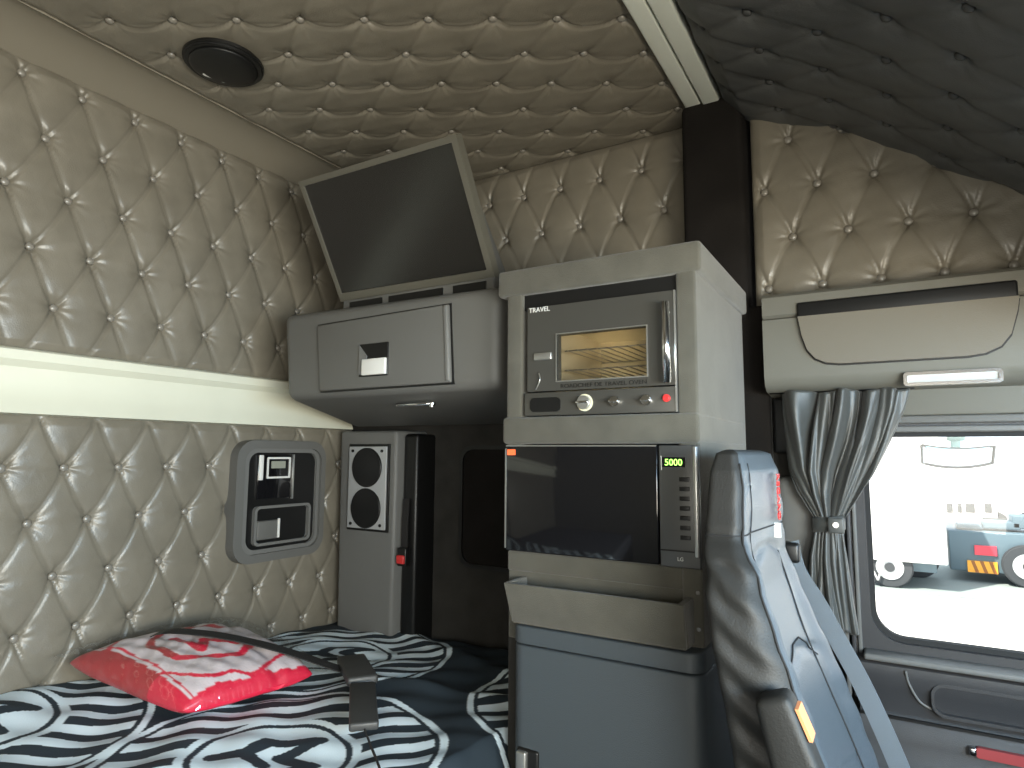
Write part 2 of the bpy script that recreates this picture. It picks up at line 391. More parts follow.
box('carpeted_lower_wall', -2.08, -.80, 2.08, 2.12, -1.35, .32, M_DCARPET, wall_side)
box('outer_skin', -2.1, -.09, 2.14, 2.17, -1.35, 1.2, M_DCARPET, wall_side)
box('upper_outer_skin', -.09, .98, 2.0, 2.04, .17, 1.2, M_DCARPET, wall_side)
box('lower_inner_wall', -.80, -.10, 1.99, 2.10, -1.35, .17, M_DCARPET, wall_side)
box('grey_trim_panel', -.288, -.20, 1.955, 1.99, .005, .165, M_BLACK, wall_side, .01)
box('belt_cover_panel', -.29, -.175, 1.93, 1.99, -.34, -.06, M_PLASTIC, wall_side, .03, 4)
# dark storage hatch outline on the carpet wall
hp = rrect(-1.47, -1.18, -.44, .03, .06); hq = rrect(-1.455, -1.195, -.425, .015, .05)
ring('hatch_surround', hp, hq, FY, 2.068, 2.082, M_BLACK, wall_side)
prism('hatch_panel', hq, FY, 2.076, 2.085, M_PILLAR, wall_side)
# dark carpet pillar
pl = struct(shade(from_bm('pillar', box_bm(-.527, -.340, 1.93, 2.12, .40, 1.112, .02), M_PILLAR)), 'dark carpeted pillar rising to the silver roof strip')
bm = box_bm(-.527, -.293, 1.95, 2.0, -.3, .44, .01)
struct(shade(from_bm('lower_pillar', bm, M_PILLAR)), 'lower part of the dark carpeted pillar')

# cab shell behind the camera -------------------------------------------
struct(box('floor', -2.1, 1.1, -.85, 2.17, -1.40, -1.35, M_FLOOR), 'dark cab floor')
wp = struct(empty('wall_passenger', (0, -.82, 0)), "passenger's side wall of the cab")
box('sleeper_side_panel', -2.1, -.35, -.85, -.80, -1.35, 1.2, M_LEATHER, wp)
box('door_lower_panel', -.35, 1.1, -.85, -.80, -1.35, -.45, M_DASH, wp)
box('door_upper_panel', -.35, 1.1, -.85, -.80, .22, 1.2, M_LEATHER, wp)
box('door_front_pillar', .75, 1.1, -.85, -.80, -.45, .22, M_DASH, wp)
wf = struct(empty('wall_front', (1.0, .6, 0)), 'front of the cab with dashboard and windscreen opening')
box('dashboard', .72, 1.1, -.85, 2.1, -1.35, -.40, M_DASH, wf, .03)
box('unseen_shade_box', .52, .95, -.8, 1.80, .235, .44, M_DASH, wf, .02)  # unseen box added to shade the roof and the right tufted panel
box('windscreen_header', .93, 1.0, -.85, 2.1, .26, .42, M_DASH, wf)

# ------------------------------------------------------------------ driver's door and window
door = struct(empty('door_1', (.3, 1.97, -.9)), "driver's door with dark moulded inner panel")
X1 = .80
def zpoly(pts, f, d0, d1, name, m, par, bevel=0.): return prism(name, pts, f, d0, d1, m, par, bevel)
# door skin with window opening (lower rear corner rounded)
op = []
rad = .085
def win_outline(x0, x1, z0, z1, rb):
    pts = [(x1, z1), (x0, z1)]
    for i in range(9):
        a = R(180+90*i/8); pts.append((x0+rb+rb*math.cos(a), z0+rb+rb*math.sin(a)))
    pts.append((x1, z0)); return pts
inner = win_outline(-.066, X1, -.478, .062, .075); outer = win_outline(-.094, X1+.05, -.515, .092, .004)
win = struct(empty('window_1', (.3, 1.97, -.2)), "driver's side window")
ring('window_frame', outer, inner, FY, 1.955, 2.0, M_DOOR, win)
in2 = win_outline(-.054, X1-.01, -.466, .050, .065)
ring('rubber_seal', inner, in2, FY, 1.975, 1.998, M_RUBBER, win)
mesh('glass', [(-.06, 1.99, -.472), (X1, 1.99, -.472), (X1, 1.99, .056), (-.06, 1.99, .056)], [(0, 1, 2, 3)], M_PANE, win)
box('header_rail', -.094, X1+.05, 1.945, 1.99, .062, .078, M_PLASTIC2, win, .004)
box('upper_rail', -.094, X1+.05, 1.935, 1.99, .084, .104, M_PLASTIC, win, .004)
box('header_panel', -.094, X1+.05, 1.93, 2.0, .104, .20, M_OLIVE, win, .004)
for i, xx in enumerate((-.128, -.112, -.098)): box('channel_rib', xx, xx+.010, 1.925+.01*i, 1.985, -.62, .10, M_PLASTIC if i != 1 else M_DOOR, win, .003)
# door inner panel: lofted profile (y,z)
prof = [(1.985, -.505), (1.93, -.512), (1.915, -.525), (1.912, -.55), (1.925, -.585), (1.93, -.64), (1.918, -.655), (1.912, -.70), (1.90, -.76), (1.87, -.79), (1.87, -.86), (1.92, -.9), (1.92, -1.35), (1.985, -1.35)]
prism('inner_panel', prof, lambda a, b, d: (d, a, b), -.100, X1+.05, M_DOOR, door)
ring('pull_recess_rim', rrect(.055, .62, -.628, -.548, .03), rrect(.061, .61, -.620, -.556, .024), FY, 1.912, 1.93, M_DOOR, door)
box('panel_groove', -.10, X1, 1.916, 1.93, -.652, -.646, M_BLACK, door)
box('sill_highlight_ledge', -.085, X1+.05, 1.896, 1.962, -.514, -.498, M_PLASTIC2, door, .006)  # paler plastic puts the bright sill highlight into the colour
# red courtesy lamp strip
rl = prism('courtesy_lamp', rrect(.135, .62, -.698, -.675, .008), FY, 1.898, 1.915, M_REDLENS, door, bevel=.003); rl['label'] = 'dull red courtesy lamp lens'
box('lamp_end_cap', .123, .138, 1.896, 1.915, -.696, -.677, M_CHROME, door, .004)
tube('sill_crease', [(.005, 1.908, -.53), (.01, 1.915, -.56), (.03, 1.922, -.60), (.055, 1.925, -.615)], .003, M_PLASTIC2, door)

# ------------------------------------------------------------------ overhead locker above the door
t = thing('door_header_locker', "warm grey overhead locker with curved open pocket above the driver's window", 'overhead locker', (.25, 1.9, .17))
XL, XR = -.29, .85
prof = [(1.98, .455), (1.862, .445), (1.852, .435), (1.852, .385), (1.860, .378), (1.850, .372), (1.850, .215), (1.858, .192), (1.88, .176), (1.98, .165)]
prism('body', prof, lambda a, b, d: (d, a, b), XL, XR, M_OLIVE, t)
# pocket: dark slot and flap with rounded lower corners
slot = [(-.196, .378), (.262, .378), (.262, .425), (-.19, .425)]
box('slot', -.200, .275, 1.842, 1.86, .352, .412, M_BLACK, t, .006)
fl = [(-.198, .372), (.275, .372), (.270, .34), (.255, .285), (.235, .258), (.205, .243), (.17, .238), (-.10, .238), (-.135, .243), (-.16, .256), (-.178, .28), (-.19, .32)]
prism('pocket_seam', [(a*1.012-(.0006), b-.004) for a, b in fl], FY, 1.848, 1.856, M_BLACK, t)
prism('pocket_flap', [(a, b) for a, b in fl], FY, 1.836, 1.855, M_FLAP, t, bevel=.008)
lm = prism('reading_lamp', rrect(.042, .228, .178, .200, .006), FY, 1.842, 1.862, M_LENS, t, bevel=.003); lm['label'] = 'clear lamp lens in chrome surround'
ring('lamp_surround', rrect(.036, .234, .172, .206, .009), rrect(.044, .226, .180, .198, .004), FY, 1.838, 1.858, M_CHROME, lm)

# ------------------------------------------------------------------ curtain
def curtain():
    t = thing('curtain', "charcoal pleated curtain gathered in a tieback beside the driver's window", 'curtain', (-.17, 1.9, -.46))
    nu, nv = 220, 90
    rows = []   # z, left x, right x, fold depth, waist flag
    key = [(.172, -.252, .050, .024), (.12, -.252, .034, .027), (.04, -.250, .000, .024), (-.04, -.248, -.040, .022), (-.10, -.225, -.075, .018), (-.15, -.195, -.105, .012), (-.178, -.18, -.122, .008),
           (-.21, -.19, -.118, .012), (-.27, -.205, -.112, .018), (-.36, -.215, -.106, .022), (-.452, -.222, -.098, .024)]
    vs = []
    folds = 6.0
    for j in range(nv+1):
        z = .172-(.172+.452)*j/nv
        for a, b in zip(key, key[1:]):
            if b[0] <= z <= a[0]+1e-9:
                k = (a[0]-z)/(a[0]-b[0]); k = k*k*(3-2*k) if False else k; xl = a[1]+(b[1]-a[1])*k; xr = a[2]+(b[2]-a[2])*k; dp = a[3]+(b[3]-a[3])*k
        for i in range(nu+1):
            s = i/nu
            ph = 2*math.pi*folds*(s**1.15*.96+.035*math.sin(6*s+z*9)+.030*math.sin(13*s+1))
            w = (math.sin(ph)+.45*math.sin(ph*1.7+1.1+z*6)+.25*math.sin(ph*.5+z*14)+.2*math.sin(ph*3.1+z*21))*(1.15 if s < .75 else .6)
            x = xl+(xr-xl)*s+dp*.28*math.cos(ph)*(1 if .02 < s < .98 else .2)
            y = 1.902+w*dp*.8-.012*math.sin(math.pi*s)
            if .13 < z: y += .0
            vs.append((x, y, z+.004*math.sin(ph*.5)))
    fs = [(j*(nu+1)+i, j*(nu+1)+i+1, (j+1)*(nu+1)+i+1, (j+1)*(nu+1)+i) for j in range(nv) for i in range(nu)]
    o = mesh('cloth', vs, fs, M_CURT, t, True)
    sd = o.modifiers.new('s', 'SOLIDIFY'); sd.thickness = .002
    # tieback band around the waist
    vs = []; n = 32
    for z in (-.198, -.160):
        for i in range(n):
            a = 2*math.pi*i/n; vs.append((-.151+.040*math.cos(a), 1.902+.030*math.sin(a), z+.006*math.cos(a)))
    tb = mesh('tieback', vs, [(i, (i+1) % n, n+(i+1) % n, n+i) for i in range(n)], M_CURT, t, True)
    s2 = tb.modifiers.new('s', 'SOLIDIFY'); s2.thickness = .004
    box('tab', -.150, -.112, 1.858, 1.872, -.200, -.160, M_CURT, tb, .004)
    cyl('snap', (-.131, 1.856, -.178), (0, 1, 0), .0075, .006, M_CHROME, tb, 16, bevel=.002)
    tube('track', [(-.285, 1.905, .176), (.06, 1.905, .176)], .006, M_BLACK, t, k=1)
curtain()

# ------------------------------------------------------------------ appliance tower
YF = 1.38
tw = thing('appliance_tower', 'tall grey carpeted shelf tower holding the oven and microwave', 'cabinet', (-.6, 1.6, -1.35))
box('cap', -.864, -.338, YF-.005, 1.90, .404, .473, M_CARPET, tw, .009)
for a, b in ((-.838, -.792), (-.397, -.352)): box('side_panel', a, b, YF, 1.90, .00 if a < -.6 else -1.30, .410, M_CARPET, tw, .007)
box('lower_side_panel', -.838, -.800, YF+.02, 1.90, -1.30, .02, M_DCARPET, tw)
box('shelf', -.846, -.350, YF-.006, 1.88, .024, .091, M_CARPET, tw, .009)
box('back_panel', -.80, -.39, 1.87, 1.90, -1.3, .41, M_DCARPET, tw)
box('lower_shelf', -.834, -.385, YF+.004, 1.88, -.288, -.240, M_CARPET, tw, .006)
box('recess_board', -.834, -.375, YF+.012, YF+.03, -.45, -.286, M_CARPET, tw, .003)
for z in (-.288, -.362): cyl('screw', (-.362, YF-.002, z), (0, 1, 0), .0045, .006, M_CHROME, tw, 12)
# open bin hanging on the front
bn = shade(from_bm('open_tray', hexa_bm([(-.785, 1.325, -.392), (-.375, 1.325, -.392), (-.372, 1.300, -.300), (-.793, 1.300, -.300), (-.785, 1.338, -.392), (-.375, 1.338, -.392), (-.372, 1.312, -.300), (-.793, 1.312, -.300)], .002), M_CARPET, tw))
for xa in (-.793, -.386):
    shade(from_bm('tray_end', hexa_bm([(xa, 1.312, -.300), (xa+.013, 1.312, -.300), (xa+.013, 1.39, -.300), (xa, 1.39, -.300), (xa+.004, 1.335, -.392), (xa+.014, 1.335, -.392), (xa+.014, 1.39, -.392), (xa+.004, 1.39, -.392)], .001), M_CARPET, bn))
box('tray_floor', -.785, -.378, 1.332, 1.39, -.396, -.386, M_CARPET, bn)

# oven -----------------------------------------------------------------
ov = thing('travel_oven', 'dark steel travel oven with glass door and round knobs on the upper shelf', 'oven', (-.59, 1.55, .091))
ox0, ox1, oz0, oz1 = -.786, -.398, .093, .386
box('casing', ox0, ox1, YF+.03, 1.80, oz0, oz1-.012, M_BLACK, ov)
def P(px0, pz0): return ox0+(ox1-ox0)*px0, oz0+(oz1-oz0)*pz0
# door: plate with window opening. fractions measured on the photo
wx0, wz0 = P(.245, .285); wx1, wz1 = P(.83, .675)
dz0 = P(0, .205)[1]
dr = ring('door', [(ox1, oz1-.02), (ox0+.012, oz1-.02), (ox0+.012, dz0), (ox1, dz0)], [(wx1, wz1), (wx0, wz1), (wx0, wz0), (wx1, wz0)], FY, YF-.004, YF+.020, M_OVEN, ov)
ring('window_trim', [(wx1+.0025, wz1+.0025), (wx0-.0025, wz1+.0025), (wx0-.0025, wz0-.0025), (wx1+.0025, wz0-.0025)], [(wx1, wz1), (wx0, wz1), (wx0, wz0), (wx1, wz0)], FY, YF-.0065, YF, M_STEEL, dr)
mesh('door_glass', [(wx0, YF+.004, wz0), (wx1, YF+.004, wz0), (wx1, YF+.004, wz1), (wx0, YF+.004, wz1)], [(0, 1, 2, 3)], clear_mat('oven_glass', (.78, .74, .66), .10), dr)
# handle bar at the hinge side
hx = P(.962, 0)[0]
tube('handle', [(hx, YF-.024, dz0+.003), (hx, YF-.026, oz1-.05)], .009, M_CHROME, dr, 12, 1)
for z in (dz0+.03, oz1-.07): cyl('handle_mount', (hx, YF-.014, z), (0, 1, 0), .004, .02, M_STEEL, dr, 10)
box('latch', *(P(.085, 0)[0], P(.21, 0)[0]), YF-.010, YF-.004, *(P(0, .47)[1], P(0, .53)[1]), M_STEEL, dr, .002)
tube('latch_pull', [(P(.12, 0)[0], YF-.008, P(0, .36)[1]), (P(.135, 0)[0], YF-.012, P(0, .30)[1]), (P(.10, 0)[0], YF-.008, P(0, .22)[1])], .0015, M_STEEL, dr)
text('lettering', 'ROADCHEF DE TRAVEL OVEN', (P(.55, 0)[0], YF-.0045, P(0, .237)[1]), .0140, ROTY, M_BLACK, dr, sx=1.15)
text('brand_lettering', 'TRAVEL', (P(.12, 0)[0], YF-.006, P(0, .905)[1]), .017, ROTY, M_WHITE, dr)
# cavity, seen through the glass
cv = bmesh.new(); box_bm(wx0-.02, wx1+.005, YF+.03, 1.70, wz0-.03, wz1+.03, bm=cv)
for fc in list(cv.faces):
    if fc.calc_center_median().y < YF+.05: cv.faces.remove(fc)
cvo = from_bm('cavity', cv, M_OVENIN, ov)
ca = bpy.data.objects['casing']
# hollow the casing front: rebuild as four walls
bpy.data.objects.remove(ca)
bm = bmesh.new()
box_bm(ox0, wx0-.021, YF+.02, 1.80, oz0, oz1-.012, bm=bm); box_bm(wx1+.006, ox1, YF+.02, 1.80, oz0, oz1-.012, bm=bm)
box_bm(wx0-.021, wx1+.006, YF+.02, 1.80, oz0, wz0-.031, bm=bm); box_bm(wx0-.021, wx1+.006, YF+.02, 1.80, wz1+.031, oz1-.012, bm=bm)
box_bm(wx0-.021, wx1+.006, 1.71, 1.80, oz0, oz1-.012, bm=bm)
from_bm('casing', bm, M_BLACK, ov)
rk = bmesh.new()
for z in (wz0+.030, wz1-.035):
    for k in range(9): cyl_bm((wx0+.01+k*.026, 1.54, z), (0, 1, 0), .0013, .26, 6, bm=rk)
    for y in (1.42, 1.66): cyl_bm(((wx0+wx1)/2, y, z), (1, 0, 0), .0018, wx1-wx0, 6, bm=rk)
from_bm('wire_rack', rk, M_STEEL, ov)
# control strip
box('control_panel', ox0+.004, ox1, YF-.004, YF+.02, oz0, dz0-.003, M_OVEN, ov, .002)
prism('socket', rrect(P(.055, 0)[0], P(.27, 0)[0], P(0, .03)[1], P(0, .15)[1], .012), FY, YF-.007, YF, M_BLACK, ov)
for fx, rr_, nm in ((.435, .0165, 'timer_knob'), (.635, .012, 'selector_knob'), (.83, .012, 'selector_knob')):
    c = (P(fx, 0)[0], YF-.010, P(0, .095)[1])
    kb = cyl(nm, c, (0, 1, 0), rr_, .014, M_STEEL if rr_ > .012 else M_CHROME, ov, 28, bevel=.002)
    if rr_ > .012: kb['label'] = 'larger timer knob with pale ring'; bmx = cyl_bm((c[0], YF-.0045, c[2]), (0, 1, 0), .0205, .003, 32); from_bm('dial_ring', bmx, mat('cream_ring', (.6, .58, .42), .4), kb)
    box('grip', c[0]-rr_*.95, c[0]+rr_*.95, YF-.024, YF-.014, c[2]-.0028, c[2]+.0028, M_CHROME, kb, .001)
cyl('indicator_lamp', (P(.945, 0)[0], YF-.008, P(0, .105)[1]), (0, 1, 0), .0085, .010, M_RED, ov, 20, bevel=.002)['label'] = 'red indicator lamp'
box('gap_shade_strip', -.80, -.39, YF+.012, YF+.03, oz1-.022, .405, M_BLACK, ov)  # black strip put in as the shade of the gap above the oven
cyl('cavity_disc', (wx1-.055, 1.69, (wz0+wz1)/2+.01), (0, 1, 0), .034, .02, M_STEEL, ov, 24, bevel=.004)  # plain steel disc at the back of the cavity
box('edge_strip', ox1-.002, ox1+.002, YF-.006, YF, oz0, oz1-.02, M_STEEL, ov)

# microwave ---------------------------------------------------------------
mw = thing('microwave', 'black glass fronted microwave with green digital clock below the oven', 'microwave', (-.6, 1.55, -.24))
box('casing', -.836, -.400, YF+.012, 1.78, -.238, .022, M_BLACK, mw, .003)
d = box('door', -.832, -.443, YF-.008, YF+.010, -.238, .020, M_GLOSS, mw, .003)
box('door_edge', -.8345, -.8315, YF-.009, YF+.008, -.232, .012, M_STEEL, d)
box('top_trim', -.832, -.445, YF-.009, YF-.004, .0175, .0205, M_STEEL, d)
box('power_tag', -.828, -.805, YF-.0095, YF-.007, -.004, .010, M_ORED, d)['label'] = 'small orange red tag'
cp = box('control_panel', -.440, -.353, YF-.008, YF+.012, -.240, .020, mat('microwave_panel', (.10, .10, .098), .35, metal=.5), mw, .003)
box('panel_edge', -.364, -.356, YF-.012, YF-.006, -.215, .018, M_STEEL, cp, .002)
box('panel_divider', -.440, -.356, YF-.0095, YF-.006, -.206, -.203, M_BLACK, cp)
ds = box('display', -.432, -.381, YF-.010, YF-.007, -.027, -.006, M_GLOSS, cp)
text('display_digits', '5000', (-.4065, YF-.0105, -.0175), .0200, ROTY, M_GREEN, ds, sx=.98)
box('display_edge', -.4345, -.4325, YF-.010, YF-.007, -.034, -.003, M_WHITE, ds)
for k in range(7): box('key', -.395, -.373, YF-.0105, YF-.007, -.053-.0205*k-.0045, -.053-.0205*k+.0045, M_BLACK, cp, .001)
text('logo', 'LG', (-.396, YF-.0085, -.222), .011, ROTY, M_WHITE, cp)
del P

# fridge -------------------------------------------------------------------
fr = thing('fridge', 'blue grey portable fridge standing below the open tray of the tower', 'fridge', (-.6, 1.6, -1.35))
def rounded_box_plan(name, x0, x1, y0, y1, r_, z0, z1, m, par, bev=.006): return prism(name, rrect(x0, x1, y0, y1, r_, 8), FZ, z0, z1, m, par, bevel=bev)
rounded_box_plan('body', -.792, -.345, 1.332, 1.86, .035, -1.34, -.444, M_FRIDGE, fr)
rounded_box_plan('lid', -.793, -.344, 1.331, 1.86, .035, -.439, -.400, M_FRIDGE, fr)
box('handle_recess', -.772, -.715, 1.326, 1.340, -.78, -.668, M_BLACK, fr, .006)
box('handle', -.768, -.742, 1.316, 1.334, -.78, -.672, M_STEEL, fr, .004)

# ------------------------------------------------------------------ corner locker, tv
lk = thing('corner_locker', 'dark grey plastic overhead locker under the tilted television', 'overhead locker', (-1.35, 1.7, .18))
bm = hexa_bm([(-1.755, 1.452, .178), (-.907, 1.452, .180), (-.907, 1.452, .464), (-1.790, 1.452, .474), (-1.90, 1.93, .10), (-.907, 1.95, .10), (-.907, 2.05, .464), (-1.99, 2.05, .474)], .030, 5)
shade(from_bm('body', bm, M_PLASTIC, lk))
LX = .032
prism('door_seam', [(-1.645+LX, .420), (-1.100+LX, .430), (-1.086+LX, .194), (-1.62+LX, .192)], FY, 1.449, 1.46, M_BLACK, lk)
dd = shade(from_bm('door', hexa_bm([(a+LX, 1.440, b) for a, b in [(-1.615, .197), (-1.092, .199), (-1.105, .426), (-1.640, .415)]]+[(a+LX, 1.46, b) for a, b in [(-1.615, .197), (-1.092, .199), (-1.105, .426), (-1.640, .415)]], .004), M_PLASTIC, lk))
shade(from_bm('door_lip', hexa_bm([(a+LX, 1.436, b) for a, b in [(-1.108, .203), (-1.094, .203), (-1.107, .424), (-1.121, .424)]]+[(a+LX, 1.45, b) for a, b in [(-1.108, .203), (-1.094, .203), (-1.107, .424), (-1.121, .424)]], .004), M_PLASTIC2, dd))
box('latch_recess', -1.410, -1.292, 1.4365, 1.45, .232, .335, M_BLACK, dd, .003)
prism('recess_slope', [(-1.408, .332), (-1.375, .296), (-1.39, .240), (-1.408, .240)], FY, 1.434, 1.44, M_PLASTIC2, dd)
box('latch', -1.392, -1.296, 1.428, 1.44, .236, .286, M_WHITE, dd, .003)['label'] = 'pale silver latch plate'
# strip lamp on the underside
sl = bmesh.new(); cyl_bm((-1.27, 1.545, .151), (1, .0, 0), .006, .15, 10, bm=sl)
so = from_bm('strip_lamp', sl, M_CHROME, lk, True)
cyl('lamp_knob', (-1.205, 1.543, .146), (0, 0, 1), .007, .012, M_STEEL, so, 12)

tv = thing('television', 'flat television in grey frame tilted down above the corner locker', 'television', (-1.3, 1.56, .47))
T0, T1 = Vector((-1.632, 1.362, .886)), Vector((-.996, 1.362, .884)); B1, B0 = Vector((-.985, 1.562, .522)), Vector((-1.628, 1.562, .522))
ex = (T1-T0).normalized(); ey = ((B0+B1)/2-(T0+T1)/2); tvh = ey.length; ey.normalize(); tvw = (T1-T0).length; en = ex.cross(ey).normalized()
if en.y > 0: en = -en        # towards the viewer
TO = T0.copy()
def FT(a, b, d): return tuple(TO+ex*a+ey*b-en*d)
prism('casing', [(0.004, .004), (tvw-.004, .004), (tvw-.004, tvh-.004), (.004, tvh-.004)], FT, .006, .034, M_TVFRAME, tv)
ring('bezel', [(0, 0), (tvw, 0), (tvw, tvh), (0, tvh)], [(.016, .018), (tvw-.021, .018), (tvw-.021, tvh-.028), (.014, tvh-.030)], FT, -.004, .026, M_TVFRAME, tv)
prism('screen', [(.012, .012), (tvw-.024, .012), (tvw-.024, tvh-.02), (.010, tvh-.02)], FT, .002, .02, M_SCREEN, tv)
br = box('mount_bracket', -1.60, -.985, 1.545, 1.585, .458, .520, M_PLASTIC, tv, .004)
for a, b in ((-1.565, -1.42), (-1.39, -1.17), (-1.13, -1.01)): box('slot', a, b, 1.541, 1.56, .478, .510, M_BLACK, br)
shade(from_bm('rear_housing', hexa_bm([(-1.5, 1.60, .50), (-1.03, 1.60, .50), (-1.03, 1.47, .80), (-1.5, 1.47, .80), (-1.5, 1.76, .48), (-1.02, 1.76, .48), (-1.06, 1.56, .80), (-1.45, 1.56, .80)], .01), M_PLASTIC, tv))

# ------------------------------------------------------------------ speaker post in the corner
sp = struct(empty('trim_4', (-1.82, 1.95, -.3)), 'grey plastic corner post carrying the speaker plate')
shade(from_bm('corner_post', hexa_bm([(-1.975, 1.935, -.72), (-1.690, 1.935, -.72), (-1.685, 1.935, .088), (-1.990, 1.935, .088), (-2.05, 2.10, -.72), (-1.64, 2.10, -.72), (-1.64, 2.10, .088), (-2.05, 2.10, .088)], .014), M_PLASTIC2, sp))
box('dark_side_channel', -1.672, -1.60, 1.965, 2.10, -.75, .075, M_BLACK, wall_side, .015)
s = thing('speaker', 'silver speaker plate with two round black grilles on the corner post', 'speaker', (-1.82, 1.93, -.3))
box('surround', -1.930, -1.711, 1.927, 1.94, -.313, .034, M_BLACK, s, .002)
box('plate', -1.922, -1.720, 1.920, 1.935, -.303, .024, M_SPK, s, .002)
for z in (-.060, -.222):
    g = cyl('grille', (-1.820, 1.917, z), (0, 1, 0), .079, .010, M_BLACK, s, 40, bevel=.003)
for x in (-1.90, -1.742):
    for z in (.006, -.286): cyl('screw', (x, 1.918, z), (0, 1, 0), .006, .005, M_BLACK, s, 12)

# red belt buckle hanging beside the post
bb = thing('bunk_belt_buckle', 'red button buckle hanging on a black strap beside the corner post', 'belt buckle', (-1.60, 1.99, -.43))
ribbon('strap', [(-1.64, 1.955, -.18), (-1.643, 1.953, -.28), (-1.64, 1.95, -.40)], (1, 0, 0), .030, .004, M_STRAP, bb)
box('buckle', -1.662, -1.618, 1.93, 1.958, -.435, -.365, M_BLACK, bb, .006)
box('button', -1.659, -1.622, 1.922, 1.95, -.425, -.392, M_RED, bb, .005)['label'] = 'red release button'

# ------------------------------------------------------------------ control panel on the rear wall
k = thing('bunk_control_panel', 'rounded black panel with small screen and pocket set in lower tufted wall', 'control panel', (-2.03, 1.66, -.2))
FXm = lambda a, b, d: (d, a, b)
ya, yb, za, zb = 1.455, 1.868, -.402, .042
ring('bezel', rrect(ya, yb, za, zb, .07), rrect(ya+.034, yb-.022, za+.03, zb-.03, .05), FXm, -2.000, -2.06, M_PLASTIC, k)
ring('inner_rim', rrect(ya+.034, yb-.022, za+.03, zb-.03, .05), rrect(ya+.058, yb-.036, za+.045, zb-.045, .04), FXm, -2.012, -2.05, M_PLASTIC2, k)
prism('face_plate', rrect(ya+.05, yb-.03, za+.04, zb-.04, .04), FXm, -2.04, -2.024, M_BLACK, k)
un = box('heater_controller', -2.03, -2.015, 1.555, 1.715, -.175, -.012, M_GLOSS, k, .002)
box('pale_edge', -2.02, -2.008, 1.556, 1.574, -.105, -.012, M_WHITE, un, .003)
ring('screen_frame', rrect(1.592, 1.700, -.100, -.020, .004), rrect(1.599, 1.693, -.093, -.027, .003), FXm, -2.012, -2.02, M_WHITE, un)
box('screen', -2.018, -2.0125, 1.612, 1.676, -.062, -.035, M_LCD, un)
box('divider', -2.02, -2.010, 1.712, 1.717, -.18, -.010, M_STEEL, un)
pk = ring('pocket_rim', rrect(1.545, 1.806, -.345, -.200, .02), rrect(1.555, 1.796, -.335, -.210, .014), FXm, -2.008, -2.03, M_PLASTIC2, k)
box('pocket_insert', -2.03, -2.012, 1.562, 1.66, -.325, -.255, M_PLASTIC, k, .006)
box('insert_edge', -2.014, -2.006, 1.650, 1.658, -.322, -.250, M_WHITE, k, .002)

# ------------------------------------------------------------------ bed
bed = thing('bunk_bed', 'low sleeper bunk with dark base beneath the printed duvet', 'bed', (-1.45, .8, -1.35))
box('base', -2.03, -.90, -.75, 2.05, -1.35, -.90, M_BLACK, bed, .01)
box('mattress', -2.03, -.88, -.74, 2.04, -.90, -.735, mat('mattress_ticking', (.05, .055, .07), .8), bed, .04, 4)
NAVY, WHT = np.array((.014, .024, .034)), np.array((.66, .76, .82))
SA = np.array((.70, .714)); SB = np.array((-SA[1], SA[0]))
CR = [(-1.235, 1.03), (-1.66, 1.64), (-.715, 1.735), (-1.93, .72), (-.70, .45), (-1.35, .2)]
def seg_d(p, a, b):
    a, b = np.array(a), np.array(b); d_ = b-a; t_ = np.clip(((p-a)@d_)/(d_@d_), 0, 1)
    return np.linalg.norm(p-a-t_[:, None]*d_, axis=1)
def crest(X, Y, wig=True):
    out = np.zeros(X.shape)
    wx = X+.004*np.sin(Y*15+X*9)+.001*np.sin(Y*57); wy = Y+.004*np.sin(X*13-Y*7)+.001*np.sin(X*63)
    for cx, cy in CR:
        a = (wx-cx)*SA[0]+(wy-cy)*SA[1]; b = (wx-cx)*SB[0]+(wy-cy)*SB[1]; rr_ = np.hypot(a*.93, b)
        ins = rr_ < .362
        val = np.ones(X.shape)
        val[(rr_ > .334) & (rr_ < .345)] = 0
        st = (np.floor(b/.038+.5) % 2 == 0); val[(rr_ <= .334) & st] = 0
        disk = rr_ < .185; val[disk] = 1
        val[(rr_ > .152) & (rr_ < .166)] = 0
        p = np.stack([a, b], -1).reshape(-1, 2)
        g = np.full(p.shape[0], 9.)
        # letter strokes inside the disc
        for q in (((-.035, -.075), (.085, -.065)), ((.085, -.065), (.015, .005)), ((.015, .005), (.105, .06)), ((.105, .06), (-.02, .075)),
                  ((-.125, .015), (-.06, .02)), ((-.06, .02), (-.02, -.035)), ((-.06, .02), (-.015, .075))):
            g = np.minimum(g, seg_d(p, *q))
        val[(g.reshape(X.shape) < .0185) & disk] = 0
        out[ins] = val[ins]
    return out
